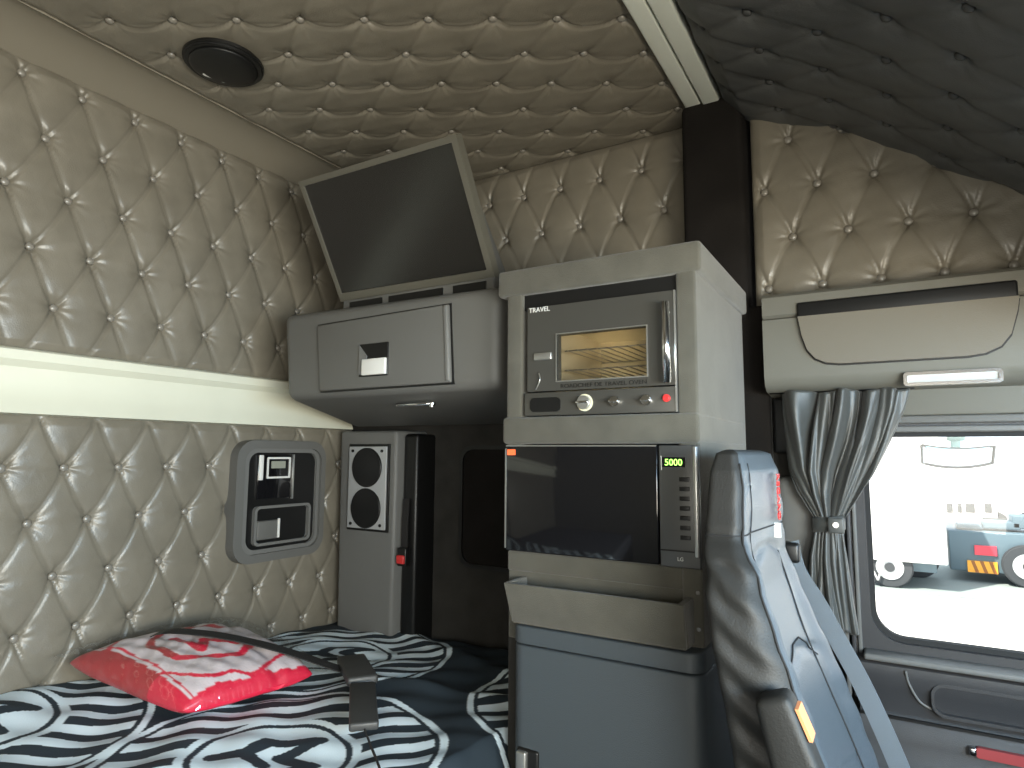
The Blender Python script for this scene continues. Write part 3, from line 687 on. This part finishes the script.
def duvet():
    st = .003
    xs = np.arange(-2.035, -.80, st); ys = np.arange(.30, 2.045, st)
    X, Y = np.meshgrid(xs, ys, indexing='ij')
    Z = -.682+.05*np.clip((-1.55-X)/.5, 0, 1)*np.clip((1.35-Y)/.6, 0, 1)-.022*np.clip((Y-1.5)/.5, 0, 1)
    Z += .009*np.sin(X*9+Y*5)*np.sin(Y*7-X*3)+.0035*np.sin(X*31+Y*17+2*np.sin(Y*6))+.0025*np.sin(Y*43-X*29)
    rid = np.exp(-((Y-1.52-.25*(X+1.3))/.035)**2)*.014*np.clip((X+1.55)/.3, 0, 1); Z += rid
    rid = np.exp(-((Y-1.86+.35*(X+1.3))/.04)**2)*.012; Z += rid
    # roll over the front edge
    e = np.clip((X+.875)/.075, 0, 1); Z -= .16*e**1.6
    XX = X-.0*e
    Z -= .012*np.clip((Y-2.0)/.04, 0, 1)
    nx, ny = X.shape
    c = crest(X+.35*0, Y)
    me_v = np.stack([XX, Y, Z], -1).reshape(-1, 3)
    idx = np.arange(nx*ny).reshape(nx, ny)
    F = np.stack([idx[:-1, :-1], idx[1:, :-1], idx[1:, 1:], idx[:-1, 1:]], -1).reshape(-1, 4)
    o = mesh('duvet', me_v, F.tolist(), M_PRINT, None, True)
    ca_ = o.data.color_attributes.new('Col', 'FLOAT_COLOR', 'POINT')
    col = NAVY[None]*(1-c.reshape(-1, 1))+WHT[None]*c.reshape(-1, 1)
    ca_.data.foreach_set('color', np.concatenate([col, np.ones((col.shape[0], 1))], 1).astype(np.float32).ravel())
    sd = o.modifiers.new('s', 'SOLIDIFY'); sd.thickness = .02; sd.offset = -1
    tag(o, 'navy duvet printed with white striped round crests spread over the bunk', 'duvet')
duvet()

# pillow --------------------------------------------------------------------
def pillow():
    t = thing('pillow', 'red and white printed pillow in clear plastic lying against the rear wall', 'pillow', (-1.75, 1.22, -.62))
    c0 = [Vector(q) for q in ((-2.0, .92, -.580), (-1.525, .995, -.645), (-1.455, 1.375, -.645), (-1.93, 1.43, -.585))]
    n = 110; vs = []; cols = []
    red, pale, dred = np.array((.62, .015, .05)), np.array((.62, .55, .57)), np.array((.38, .02, .03))
    def height(a, b):
        ea = (1-abs(2*a-1)**3.0); eb = (1-abs(2*b-1)**3.0)
        return (max(ea, 0)*max(eb, 0))**.46
    for sgn in (1, -1):
        for i in range(n+1):
            for j in range(n+1):
                a, b = i/n, j/n
                aa = a+.035*math.sin(math.pi*b)*(2*a-1)*-1; bb_ = b+.035*math.sin(math.pi*a)*(2*b-1)*-1
                kc = 1-.085*(abs(2*a-1)*abs(2*b-1))**2.2; aa = .5+(aa-.5)*kc; bb_ = .5+(bb_-.5)*kc
                p = c0[0].lerp(c0[1], aa).lerp(c0[3].lerp(c0[2], aa), bb_)
                h = height(a, b)
                w = .003*math.sin(a*17+b*11+3*math.sin(b*7))+.002*math.sin(b*41-a*17)+.001*math.sin(a*57+b*29)
                z = p.z+sgn*(.070 if sgn > 0 else .045)*h+w*h*(1 if sgn > 0 else .3)
                # dent under the strap
                z -= .012*math.exp(-((b-(.93-.25*a))/.05)**2) if sgn > 0 else 0
                vs.append((p.x, p.y, z))
                # print
                A2 = (a-.47)*.45; B2 = (b-.52)*.42
                rr_ = math.hypot(A2+.008*math.sin(b*20), B2+.006*math.sin(a*23))
                c = pale
                if .205 < rr_ < .216: c = red
                elif .112 < rr_ < .134 and not (.3 < a < .6 and b > .6): c = dred if a < .6 else red
                elif rr_ < .105:
                    p2 = np.array([[A2, B2]])
                    g = min(seg_d(p2, *q)[0] for q in (((-.06, -.05), (.06, -.045)), ((.06, -.045), (.0, .0)), ((.0, 0), (.07, .045)), ((.07, .045), (-.03, .06))))
                    if g < .014: c = red
                if a > .955+.01*math.sin(b*17): c = red
                if b < .085+.02*math.sin(a*5): c = dred if a < .7 else red
                if .105 < b-.02*math.sin(a*5) < .118: c = red
                cols.append((*c, 1))
    N = (n+1)**2; fs = []
    for i in range(n):
        for j in range(n):
            q = (i*(n+1)+j, (i+1)*(n+1)+j, (i+1)*(n+1)+j+1, i*(n+1)+j+1); fs.append(q); fs.append(tuple(N+k_ for k_ in q[::-1]))
    o = mesh('case', vs, fs, M_PILLOW, t, True)
    ca_ = o.data.color_attributes.new('Col', 'FLOAT_COLOR', 'POINT')
    ca_.data.foreach_set('color', np.array(cols, dtype=np.float32).ravel())
    bm = bmesh.new(); bm.from_mesh(o.data); bmesh.ops.remove_doubles(bm, verts=bm.verts, dist=.0006); bm.to_mesh(o.data); bm.free()
    # thin clear bag: slightly larger wrinkled skin
    vs2 = []
    rnd = np.random.default_rng(3)
    for i in range(n+1):
        for j in range(n+1):
            a, b = i/n, j/n
            p = c0[0].lerp(c0[1], -.02+1.04*a).lerp(c0[3].lerp(c0[2], -.02+1.04*a), -.03+1.06*b)
            h = height(a, b)
            w = abs(math.sin(a*31+b*19+4*math.sin(b*7)))*.004+abs(math.sin(b*47-a*23))*.003
            vs2.append((p.x, p.y, p.z+.072*h+.005+w))
    mesh('clear_bag', vs2, [(i*(n+1)+j, (i+1)*(n+1)+j, (i+1)*(n+1)+j+1, i*(n+1)+j+1) for i in range(n) for j in range(n)], M_BAG, t, True)
pillow()

# bunk restraint strap --------------------------------------------------------
st = thing('restraint_strap', 'black webbing strap with grey buckle lying across pillow and duvet', 'strap', (-1.4, 1.4, -.64))
ribbon('webbing', [(-1.90, 1.115, -.545), (-1.84, 1.135, -.522), (-1.70, 1.18, -.520), (-1.58, 1.25, -.545), (-1.50, 1.33, -.585), (-1.43, 1.42, -.635), (-1.41, 1.45, -.640)], (.55, -.8, .0), .048, .003, M_STRAP, st)
def plate(name, p0, p1, w, th, m, par, bev=.004):
    p0, p1 = Vector(p0), Vector(p1); t_ = (p1-p0).normalized(); s_ = t_.cross(Vector((0, 0, 1))).normalized(); n_ = s_.cross(t_)
    pts = []
    for q in (-th/2, th/2):
        pts += [p0-s_*w/2+n_*q, p0+s_*w/2+n_*q, p1+s_*w/2+n_*q, p1-s_*w/2+n_*q]
    return shade(from_bm(name, hexa_bm([tuple(q) for q in pts], bev), m, par))
M_BUCK = mat('buckle_grey', (.04, .04, .039), .45, bump=.3, bscale=500)
plate('buckle', (-1.470, 1.505, -.635), (-1.285, 1.365, -.628), .085, .026, M_BUCK, st, .008)
plate('latch_plate', (-1.290, 1.366, -.633), (-1.270, 1.350, -.633), .07, .008, M_CHROME, st, .002)
plate('tongue_cover', (-1.272, 1.350, -.632), (-1.080, 1.155, -.632), .068, .020, M_BUCK, st, .006)
ribbon('tail', [(-1.09, 1.165, -.636), (-1.03, 1.12, -.640), (-.97, 1.08, -.650), (-.90, 1.03, -.66)], (.7, -.7, 0), .018, .004, M_STRAP, st)

# ------------------------------------------------------------------ driver's seat
def seat():
    t = thing('driver_seat', "black leather driver's seat with integrated headrest facing the windscreen", 'seat', (.0, 1.36, -1.35))
    # stations from top: z, front x at middle, back x, near y, far y, bolster depth
    K = [(.010, -.246, -.256, 1.235, 1.440, .0), (.004, -.230, -.268, 1.205, 1.475, .002), (-.03, -.220, -.278, 1.192, 1.490, .003), (-.10, -.216, -.282, 1.180, 1.505, .004), (-.14, -.218, -.284, 1.170, 1.515, .005),
         (-.18, -.218, -.288, 1.145, 1.545, .014), (-.24, -.208, -.286, 1.122, 1.582, .026), (-.32, -.182, -.270, 1.110, 1.570, .034), (-.42, -.145, -.245, 1.106, 1.576, .038), (-.52, -.112, -.225, 1.104, 1.578, .040),
         (-.62, -.080, -.205, 1.104, 1.580, .042), (-.72, -.050, -.185, 1.106, 1.578, .040), (-.80, -.03, -.17, 1.11, 1.570, .03)]
    nz = 120; ns = 96
    def stat(z):
        for a, b in zip(K, K[1:]):
            if b[0] <= z <= a[0]+1e-9:
                k_ = (a[0]-z)/(a[0]-b[0]); return [a[i]+(b[i]-a[i])*k_ for i in range(1, 6)]
        return K[-1][1:]
    zs = [.010-(.81)*((i/nz)**1.15) for i in range(nz+1)]
    vs = []
    for z in zs:
        fx, bx, y0, y1, bd = stat(z)
        cy, hw = (y0+y1)/2, (y1-y0)/2; cx, hd = (fx+bx)/2, (fx-bx)/2
        for j in range(ns):
            a = 2*math.pi*j/ns; ca_, sa_ = math.cos(a), math.sin(a); e = 7.0
            k_ = (abs(ca_)**e+abs(sa_)**e)**(-1/e)
            dx, dy = ca_*k_, sa_*k_      # superellipse
            x = cx+hd*dx; y = cy+hw*dy
            if dx > 0:
                u_ = abs(dy)
                x += (bd if dy < 0 else bd*.35)*math.exp(-((u_-.84)/.16)**2)*min(1, dx*1.4)          # side bolsters
                x -= .007*math.exp(-((u_-.62)/.030)**2)*(1 if z < -.15 else .4)  # seams
                if z < -.17:
                    for zc in (-.165, -.36, -.56):
                        x -= .006*math.exp(-((z-zc+.05*u_)/.008)**2)*(u_ < .62)
                x += .0012*math.sin(z*90+dy*6)*(u_ > .6)
            elif abs(dy) > .8:
                pass
            if abs(dy) > .9 and -.62 < z < -.18: y += (.0035 if dy < 0 else 0)*math.sin(z*95+dx*4)*(1-abs(dx))**.5
            x += (y-1.36)*.09*min(1, max(0, (z+.15)/.05+1))
            x += (y-1.36)*.09*min(1, max(0, (-.15-z)/.35))
            if abs(z+.145) < .012: x = cx+(x-cx)*(1-.03); y = cy+(y-cy)*(1-.012)
            vs.append((x, y, z))
    fs = []
    for i in range(nz):
        for j in range(ns):
            q = (j+1) % ns; fs.append((i*ns+j, i*ns+q, (i+1)*ns+q, (i+1)*ns+j))
    fs.append(tuple(range(ns))[::-1]); fs.append(tuple(nz*ns+j for j in range(ns)))
    o = mesh('backrest', vs, fs, M_SEAT, t, True)
    o.data.materials.append(M_SEATDK)
    for p in o.data.polygons:
        if len(p.vertices) == 4 and (p.vertices[0] % ns) >= 12+0 and (p.vertices[0] % ns) < ns-12: p.material_index = 1
    # piping seam along the near front edge, taken from the surface itself
    w0 = wloc(o)
    for jj, nm in ((ns-12, 'piping'), (ns-8, 'seam')):
        tube(nm, [tuple(Vector(vs[i*ns+jj])+Vector((.0005, -.0005, 0))) for i in range(6, nz, 4)], .0022 if nm == 'piping' else .0014, M_STITCH, o, 6, 2)
    def onfront(jj, z): i_ = min(range(nz+1), key=lambda q: abs(zs[q]-z)); return Vector(vs[i_*ns+(jj % ns)])+Vector((.0012, 0, 0))
    tube('seam', [onfront(j_, -.345-.0011*j_*j_) for j_ in range(-8, 8)], .0016, M_STITCH, o, 6, 2)
    tube('seam', [onfront(j_, z) for j_, z in ((8, -.20), (7, -.27), (6, -.35), (6, -.45), (7, -.55), (8, -.66))], .0016, M_STITCH, o, 6, 3)
    tube('seam', [Vector(vs[min(range(nz+1), key=lambda q: abs(zs[q]+.145))*ns+(j_ % ns)])+Vector((.0006 if abs(j_) < 12 else 0, -.0008 if j_ < -11 else 0, 0)) for j_ in range(-34, 12)], .0014, M_STITCH, o, 6, 2)
    # embroidered emblem on the headrest
    em = text('embroidery', 'RECARO', (0, 0, 0), .040, Matrix.Identity(4), M_RED, None)
    # orient: letters read downward along the seat, facing +x
    def to(v): return Vector((-.2035+v.z*2, 1.420+v.y*1.05, -.085-v.x*.62))
    for v in em.data.vertices: v.co = to(v.co)+Vector((.0+abs(v.co.z)*.0, 0, 0))
    w = wloc(o); em.parent = o
    for v in em.data.vertices: v.co -= w
    em['label'] = 'small red embroidered word on the headrest'
    ln = box('white_flash', -.2180, -.2015, 1.418, 1.424, -.168, -.138, M_WHITE, o, .0005)
    # cushion and base, mostly below the frame
    shade(from_bm('cushion', box_bm(-.20, .33, 1.10, 1.62, -.93, -.77, .05, 4), M_SEAT, t))
    box('pedestal', -.12, .25, 1.18, 1.54, -1.35, -.92, M_BLACK, t, .03)
    # folded up armrest on the near side
    def hx8(pts, y0, y1, bev): return hexa_bm([(a, y0, b) for a, b in pts]+[(a, y1, b) for a, b in pts], bev, 4)
    arm = shade(from_bm('armrest', hx8([(-.100, -.80), (.030, -.80), (-.148, -.350), (-.198, -.368)], 1.045, 1.100, .014), M_SEATDK, t))
    tube('armrest_seam', [(-.045, 1.0435, -.70), (-.085, 1.0435, -.60), (-.145, 1.0435, -.455), (-.118, 1.0435, -.445)], .0022, M_STITCH, arm, 6, 1)
    lb = shade(from_bm('armrest_label', hx8([(-.108, -.445), (-.104, -.445), (-.136, -.368), (-.140, -.368)], 1.05, 1.09, .0)), ) if False else shade(from_bm('armrest_label', hx8([(-.1225, -.412), (-.1175, -.412), (-.135, -.370), (-.140, -.370)], 1.052, 1.090, .0), M_ORANGE, arm)); lb['label'] = 'orange strip on the armrest edge'
    # shoulder belt guide
    bg = box('belt_guide', -.235, -.190, 1.60, 1.64, -.245, -.200, M_BLACK, t, .008)
seat()
sb = thing('seat_belt', "grey webbing seat belt running down the outer edge of the driver's seat", 'seat belt', (-.1, 1.63, -.7))
ribbon('webbing', [(-.212, 1.622, -.20), (-.200, 1.625, -.262), (-.164, 1.628, -.325), (-.125, 1.63, -.402), (-.075, 1.63, -.503), (-.018, 1.63, -.648), (.03, 1.63, -.80)], (.95, -.1, .3), .040, .0025, M_BELT, sb)

# ------------------------------------------------------------------ outside
GZ = -2.9
struct(mesh('ground', [(-60, 2.6, GZ), (60, 2.6, GZ), (60, 120, GZ), (-60, 120, GZ)], [(0, 1, 2, 3)], M_CONC), 'pale sunlit concrete yard outside the window')
struct(mesh('ground_yard', [(-60, -60, GZ-.004), (60, -60, GZ-.004), (60, 2.6, GZ-.004), (-60, 2.6, GZ-.004)], [(0, 1, 2, 3)], M_CONC), 'pale concrete yard around the cab')
struct(mesh('road', [(-20, 14.6, GZ+.01), (30, 18.6, GZ+.01), (30, 24.5, GZ+.01), (-20, 21.0, GZ+.01)], [(0, 1, 2, 3)], M_ASPH), 'grey asphalt lane under the parked trucks')
def wheel(name, c, r_, par, w=.28):
    t_ = empty(name, c); t_.parent = par; t_.location = Vector(c)-wloc(par)
    bm = bmesh.new(); cyl_bm(c, (0, 1, 0), r_, w, 36, bm=bm, bevel=.03); ty = shade(from_bm('tyre', bm, M_TYRE, t_))
    bm = cyl_bm((c[0], c[1]-w/2-.005, c[2]), (0, 1, 0), r_*.60, .03, 28, r2=r_*.56); rm = shade(from_bm('rim', bm, M_RIM, t_))
    bm = cyl_bm((c[0], c[1]-w/2-.03, c[2]), (0, 1, 0), r_*.22, .05, 18); from_bm('hub', bm, M_TYRE, rm)
def at(px, py, Y):
    d_ = f*633.9+r2*(px-512)-u2*(py-384); return d_*(Y/d_.y)
# box trailer on the left
Y = 16.6
tb = thing('box_trailer', 'white box trailer parked at the left of the window view', 'trailer', (1.0, Y, GZ))
a, b = at(850, 558, Y), at(948, 556, Y)
box('box_body', a.x-3, b.x, Y, Y+2.4, a.z, .6, M_TRUCKW, tb, .04)
box('under_frame', a.x-3, b.x-.2, Y+.3, Y+2.0, a.z-.22, a.z, M_TRUCKB, tb)
c = at(890, 571, Y); wheel('wheel', (c.x, Y+.2, GZ+.45), .45, tb, .25)
c = at(912, 571, Y); wheel('wheel', (c.x+.15, Y+1.9, GZ+.45), .45, tb, .25)
bm = bmesh.new()
for p0, p1 in ((at(868, 560, Y), at(878, 580, Y)), (at(884, 560, Y), at(878, 580, Y))):
    d_ = p1-p0; cyl_bm((p0+p1)/2, d_, .02, d_.length, 6, bm=bm)
from_bm('landing_leg', bm, M_WHITE, tb)
# tractor unit on the right
Y = 18.4
tt = thing('tractor_truck', 'truck rear end with red reflector and orange hazard board at right', 'truck', (4, Y, GZ))
a, b = at(948, 530, Y), at(1004, 574, Y)
box('chassis', a.x, a.x+6, Y, Y+2.2, b.z, a.z, M_TRUCKB, tt, .03)
box('cab_body', at(1000, 500, Y).x+1.5, at(1000, 500, Y).x+4, Y-.1, Y+2.3, b.z, .4, M_TRUCKW, tt, .08)
p0, p1 = at(974, 545, Y), at(997, 556, Y); box('reflector', p0.x, p1.x, Y-.05, Y, p1.z, p0.z, M_PRED, tt)['label'] = 'red reflector board'
p0, p1 = at(967, 560, Y), at(998, 574, Y); hb = box('hazard_board', p0.x, p1.x, Y-.05, Y, p1.z, p0.z, M_PYEL, tt); hb['label'] = 'orange board with brown diagonal bands'
bm = bmesh.new(); w_ = p1.x-p0.x; h_ = p0.z-p1.z
for k_ in range(3):
    x = p0.x+w_*(.12+.3*k_); prism_bm([(x, p0.z), (x+w_*.12, p0.z), (x+w_*.26, p1.z), (x+w_*.14, p1.z)], FY, Y-.055, Y-.05, bm=bm)
from_bm('diagonal_bands', bm, M_DKMARK, hb)
c = at(1014, 559, Y); wheel('wheel', (c.x+.22, Y-.12, GZ+.47), .47, tt, .14)
c = at(1060, 559, Y); wheel('wheel', (c.x+.3, Y-.15, GZ+.52), .52, tt, .2)
for px_, w2, z_ in ((958, .5, .12), (985, .7, .18), (1015, .4, .3)):
    q = at(px_, 530, Y); box('deck_fitting', q.x, q.x+w2, Y+.3, Y+.9, q.z, q.z+z_, M_TRUCKB, tt, .03)
mg = at(935, 556, Y); box('mudguard', at(905, 0, Y).x+.9, at(948, 556, Y).x, Y+1.2, Y+1.6, GZ+.45, GZ+.75, M_TRUCKB, tt, .05)
# far white truck
Y = 28.0
ft = thing('far_truck', 'distant white truck with dark grille seen between the parked vehicles', 'truck', (8, Y, GZ))
a, b = at(943, 470, Y), at(1000, 540, Y)
box('cab', a.x, b.x, Y, Y+3, GZ+.45, a.z+.4, M_TRUCKW, ft, .1)
a, b = at(946, 502, Y), at(994, 514, Y); gr = box('grille_frame', a.x, b.x, Y-.06, Y, b.z, a.z, M_TRUCKW, ft, .02)
for p0, p1 in ((946, 953), (957, 962), (965, 975), (984, 992)):
    a, b = at(p0, 503, Y), at(p1, 513, Y); box('dark_vent', a.x, b.x, Y-.1, Y-.04, b.z, a.z, M_TYRE, gr, .02)
box('bumper', at(944, 0, Y).x, at(1000, 0, Y).x, Y-.15, Y, at(950, 516, Y).z-.06, at(950, 516, Y).z, M_TYRE, ft)
for px_ in (955, 990): q = at(px_, 0, Y); wheel('wheel', (q.x, Y+.3, GZ+.5), .5, ft, .3)
Y = 24.0
a, b = at(997, 472, Y), at(1016, 497, Y); sg = box('sign_board', a.x, b.x, Y, Y+.05, b.z, a.z, M_GREY); tag(sg, 'pale grey board standing beyond the trucks', 'board')
# a post carries the board
bm = bmesh.new(); cyl_bm(((a.x+b.x)/2, Y+.03, (GZ+b.z)/2), (0, 0, 1), .04, b.z-GZ, 8, bm=bm); from_bm('post', bm, M_RIM, sg)
# spot mirror outside the window
mr = thing('spot_mirror', "curved spot mirror with painted reflection on a teal arm outside the driver's window", 'mirror', (.22, 2.3, .05))
Ym = 2.32
def arc_pts(px0, px1, py0, py1, sag_, n=16):
    return [at(px0+(px1-px0)*i/n, py0+(py1-py0)*i/n+sag_*(1-(2*i/n-1)**2), Ym) for i in range(n+1)]
top = arc_pts(921, 994, 445, 446, 3.5); bot = arc_pts(922, 992, 463, 463, 4.5)
n = len(top)
def strip(name, A_, B_, y0, y1, m, par):
    vs = [(p.x, y0, p.z) for p in A_]+[(p.x, y0, p.z) for p in B_]+[(p.x, y1, p.z) for p in A_]+[(p.x, y1, p.z) for p in B_]
    fs = []
    n_ = len(A_)
    for i in range(n_-1):
        fs += [(i, i+1, n_+i+1, n_+i), (2*n_+i, 3*n_+i, 3*n_+i+1, 2*n_+i+1), (i, 2*n_+i, 2*n_+i+1, i+1), (n_+i, n_+i+1, 3*n_+i+1, 3*n_+i)]
    fs += [(0, n_, 3*n_, 2*n_), (n_-1, 3*n_-1, 4*n_-1, 2*n_-1)]
    return mesh(name, vs, fs, m, par)
strip('glass', top, bot, Ym-.012, Ym, M_MIRRORW, mr)
mid = [p.lerp(q, .02+.62*math.sin(math.pi*i/(n-1))) for i, (p, q) in enumerate(zip(top, bot))]
strip('reflected_band', top[1:-1], mid[1:-1], Ym-.016, Ym-.011, M_MIRROR, mr)  # reflection painted as a coloured strip over the mirror glass
loop = top+[bot[-1]]+bot[::-1]+[top[0]]
tube('rim', [(p.x, Ym-.012, p.z) for p in loop], .0042, M_TYRE, mr, 8, 1)
a = at(955, 438, Ym); b = at(955, 430, Ym)
box('arm', a.x-.012, a.x+.012, Ym-.01, Ym+.02, a.z-.05, b.z+.05, M_TEAL, mr, .004)
a = at(946, 434, Ym); b = at(965, 441, Ym); box('clamp', a.x, b.x, Ym-.02, Ym+.02, b.z, a.z+.03, M_TEAL, mr, .006)
# exterior roof edge that carries the mirror
struct(box('exterior_roof_edge', -.4, 1.1, 2.04, 2.42, .20, .24, M_TRUCKW), 'outer roof edge above the door')

# ------------------------------------------------------------------ light
w = bpy.data.worlds.new('sky'); SC.world = w; w.use_nodes = True
bg = w.node_tree.nodes['Background']; bg.inputs[0].default_value = (.80, .90, 1.0, 1); bg.inputs[1].default_value = .9
sun = bpy.data.lights.new('sun', 'SUN'); sun.energy = 4.5; sun.angle = R(1); sun.color = (1, .93, .82)
so_ = bpy.data.objects.new('sun', sun); C.objects.link(so_); so_.rotation_euler = Vector((.35, .62, -1)).to_track_quat('-Z', 'Y').to_euler()
def area(name, loc, size, tgt, e, col):
    l = bpy.data.lights.new(name, 'AREA'); l.shape = 'RECTANGLE'; l.size, l.size_y = size; l.energy = e; l.color = col
    o = bpy.data.objects.new(name, l); C.objects.link(o); o.location = loc
    o.rotation_euler = (Vector(tgt)-Vector(loc)).to_track_quat('-Z', 'Y').to_euler(); return o
area('windscreen_warm_fill', (1.02, -.12, -.13), (1.3, .45), (-2.0, .35, .42), 37, (1.0, .91, .72))  # warm fill lamp added at the unseen windscreen, standing for ground bounce
area('windscreen_cool_fill', (1.04, .3, .10), (2.0, .40), (-.9, .8, -.75), 30, (.42, .72, 1.0))  # cool fill lamp added there to boost the skylight
area('passenger_window_fill', (.2, -.83, -.12), (1.05, .62), (-1.8, 1.0, .35), 9, (1., .94, .80))  # fill lamp added at the unseen passenger window

vs_ = SC.view_settings; vs_.view_transform = 'Standard'; vs_.look = 'None'; vs_.gamma = 1; vs_.use_curve_mapping = False; vs_.exposure = 1.3
SC.cycles.use_denoising = True
SC.cycles.max_bounces = 8; SC.cycles.transparent_max_bounces = 12
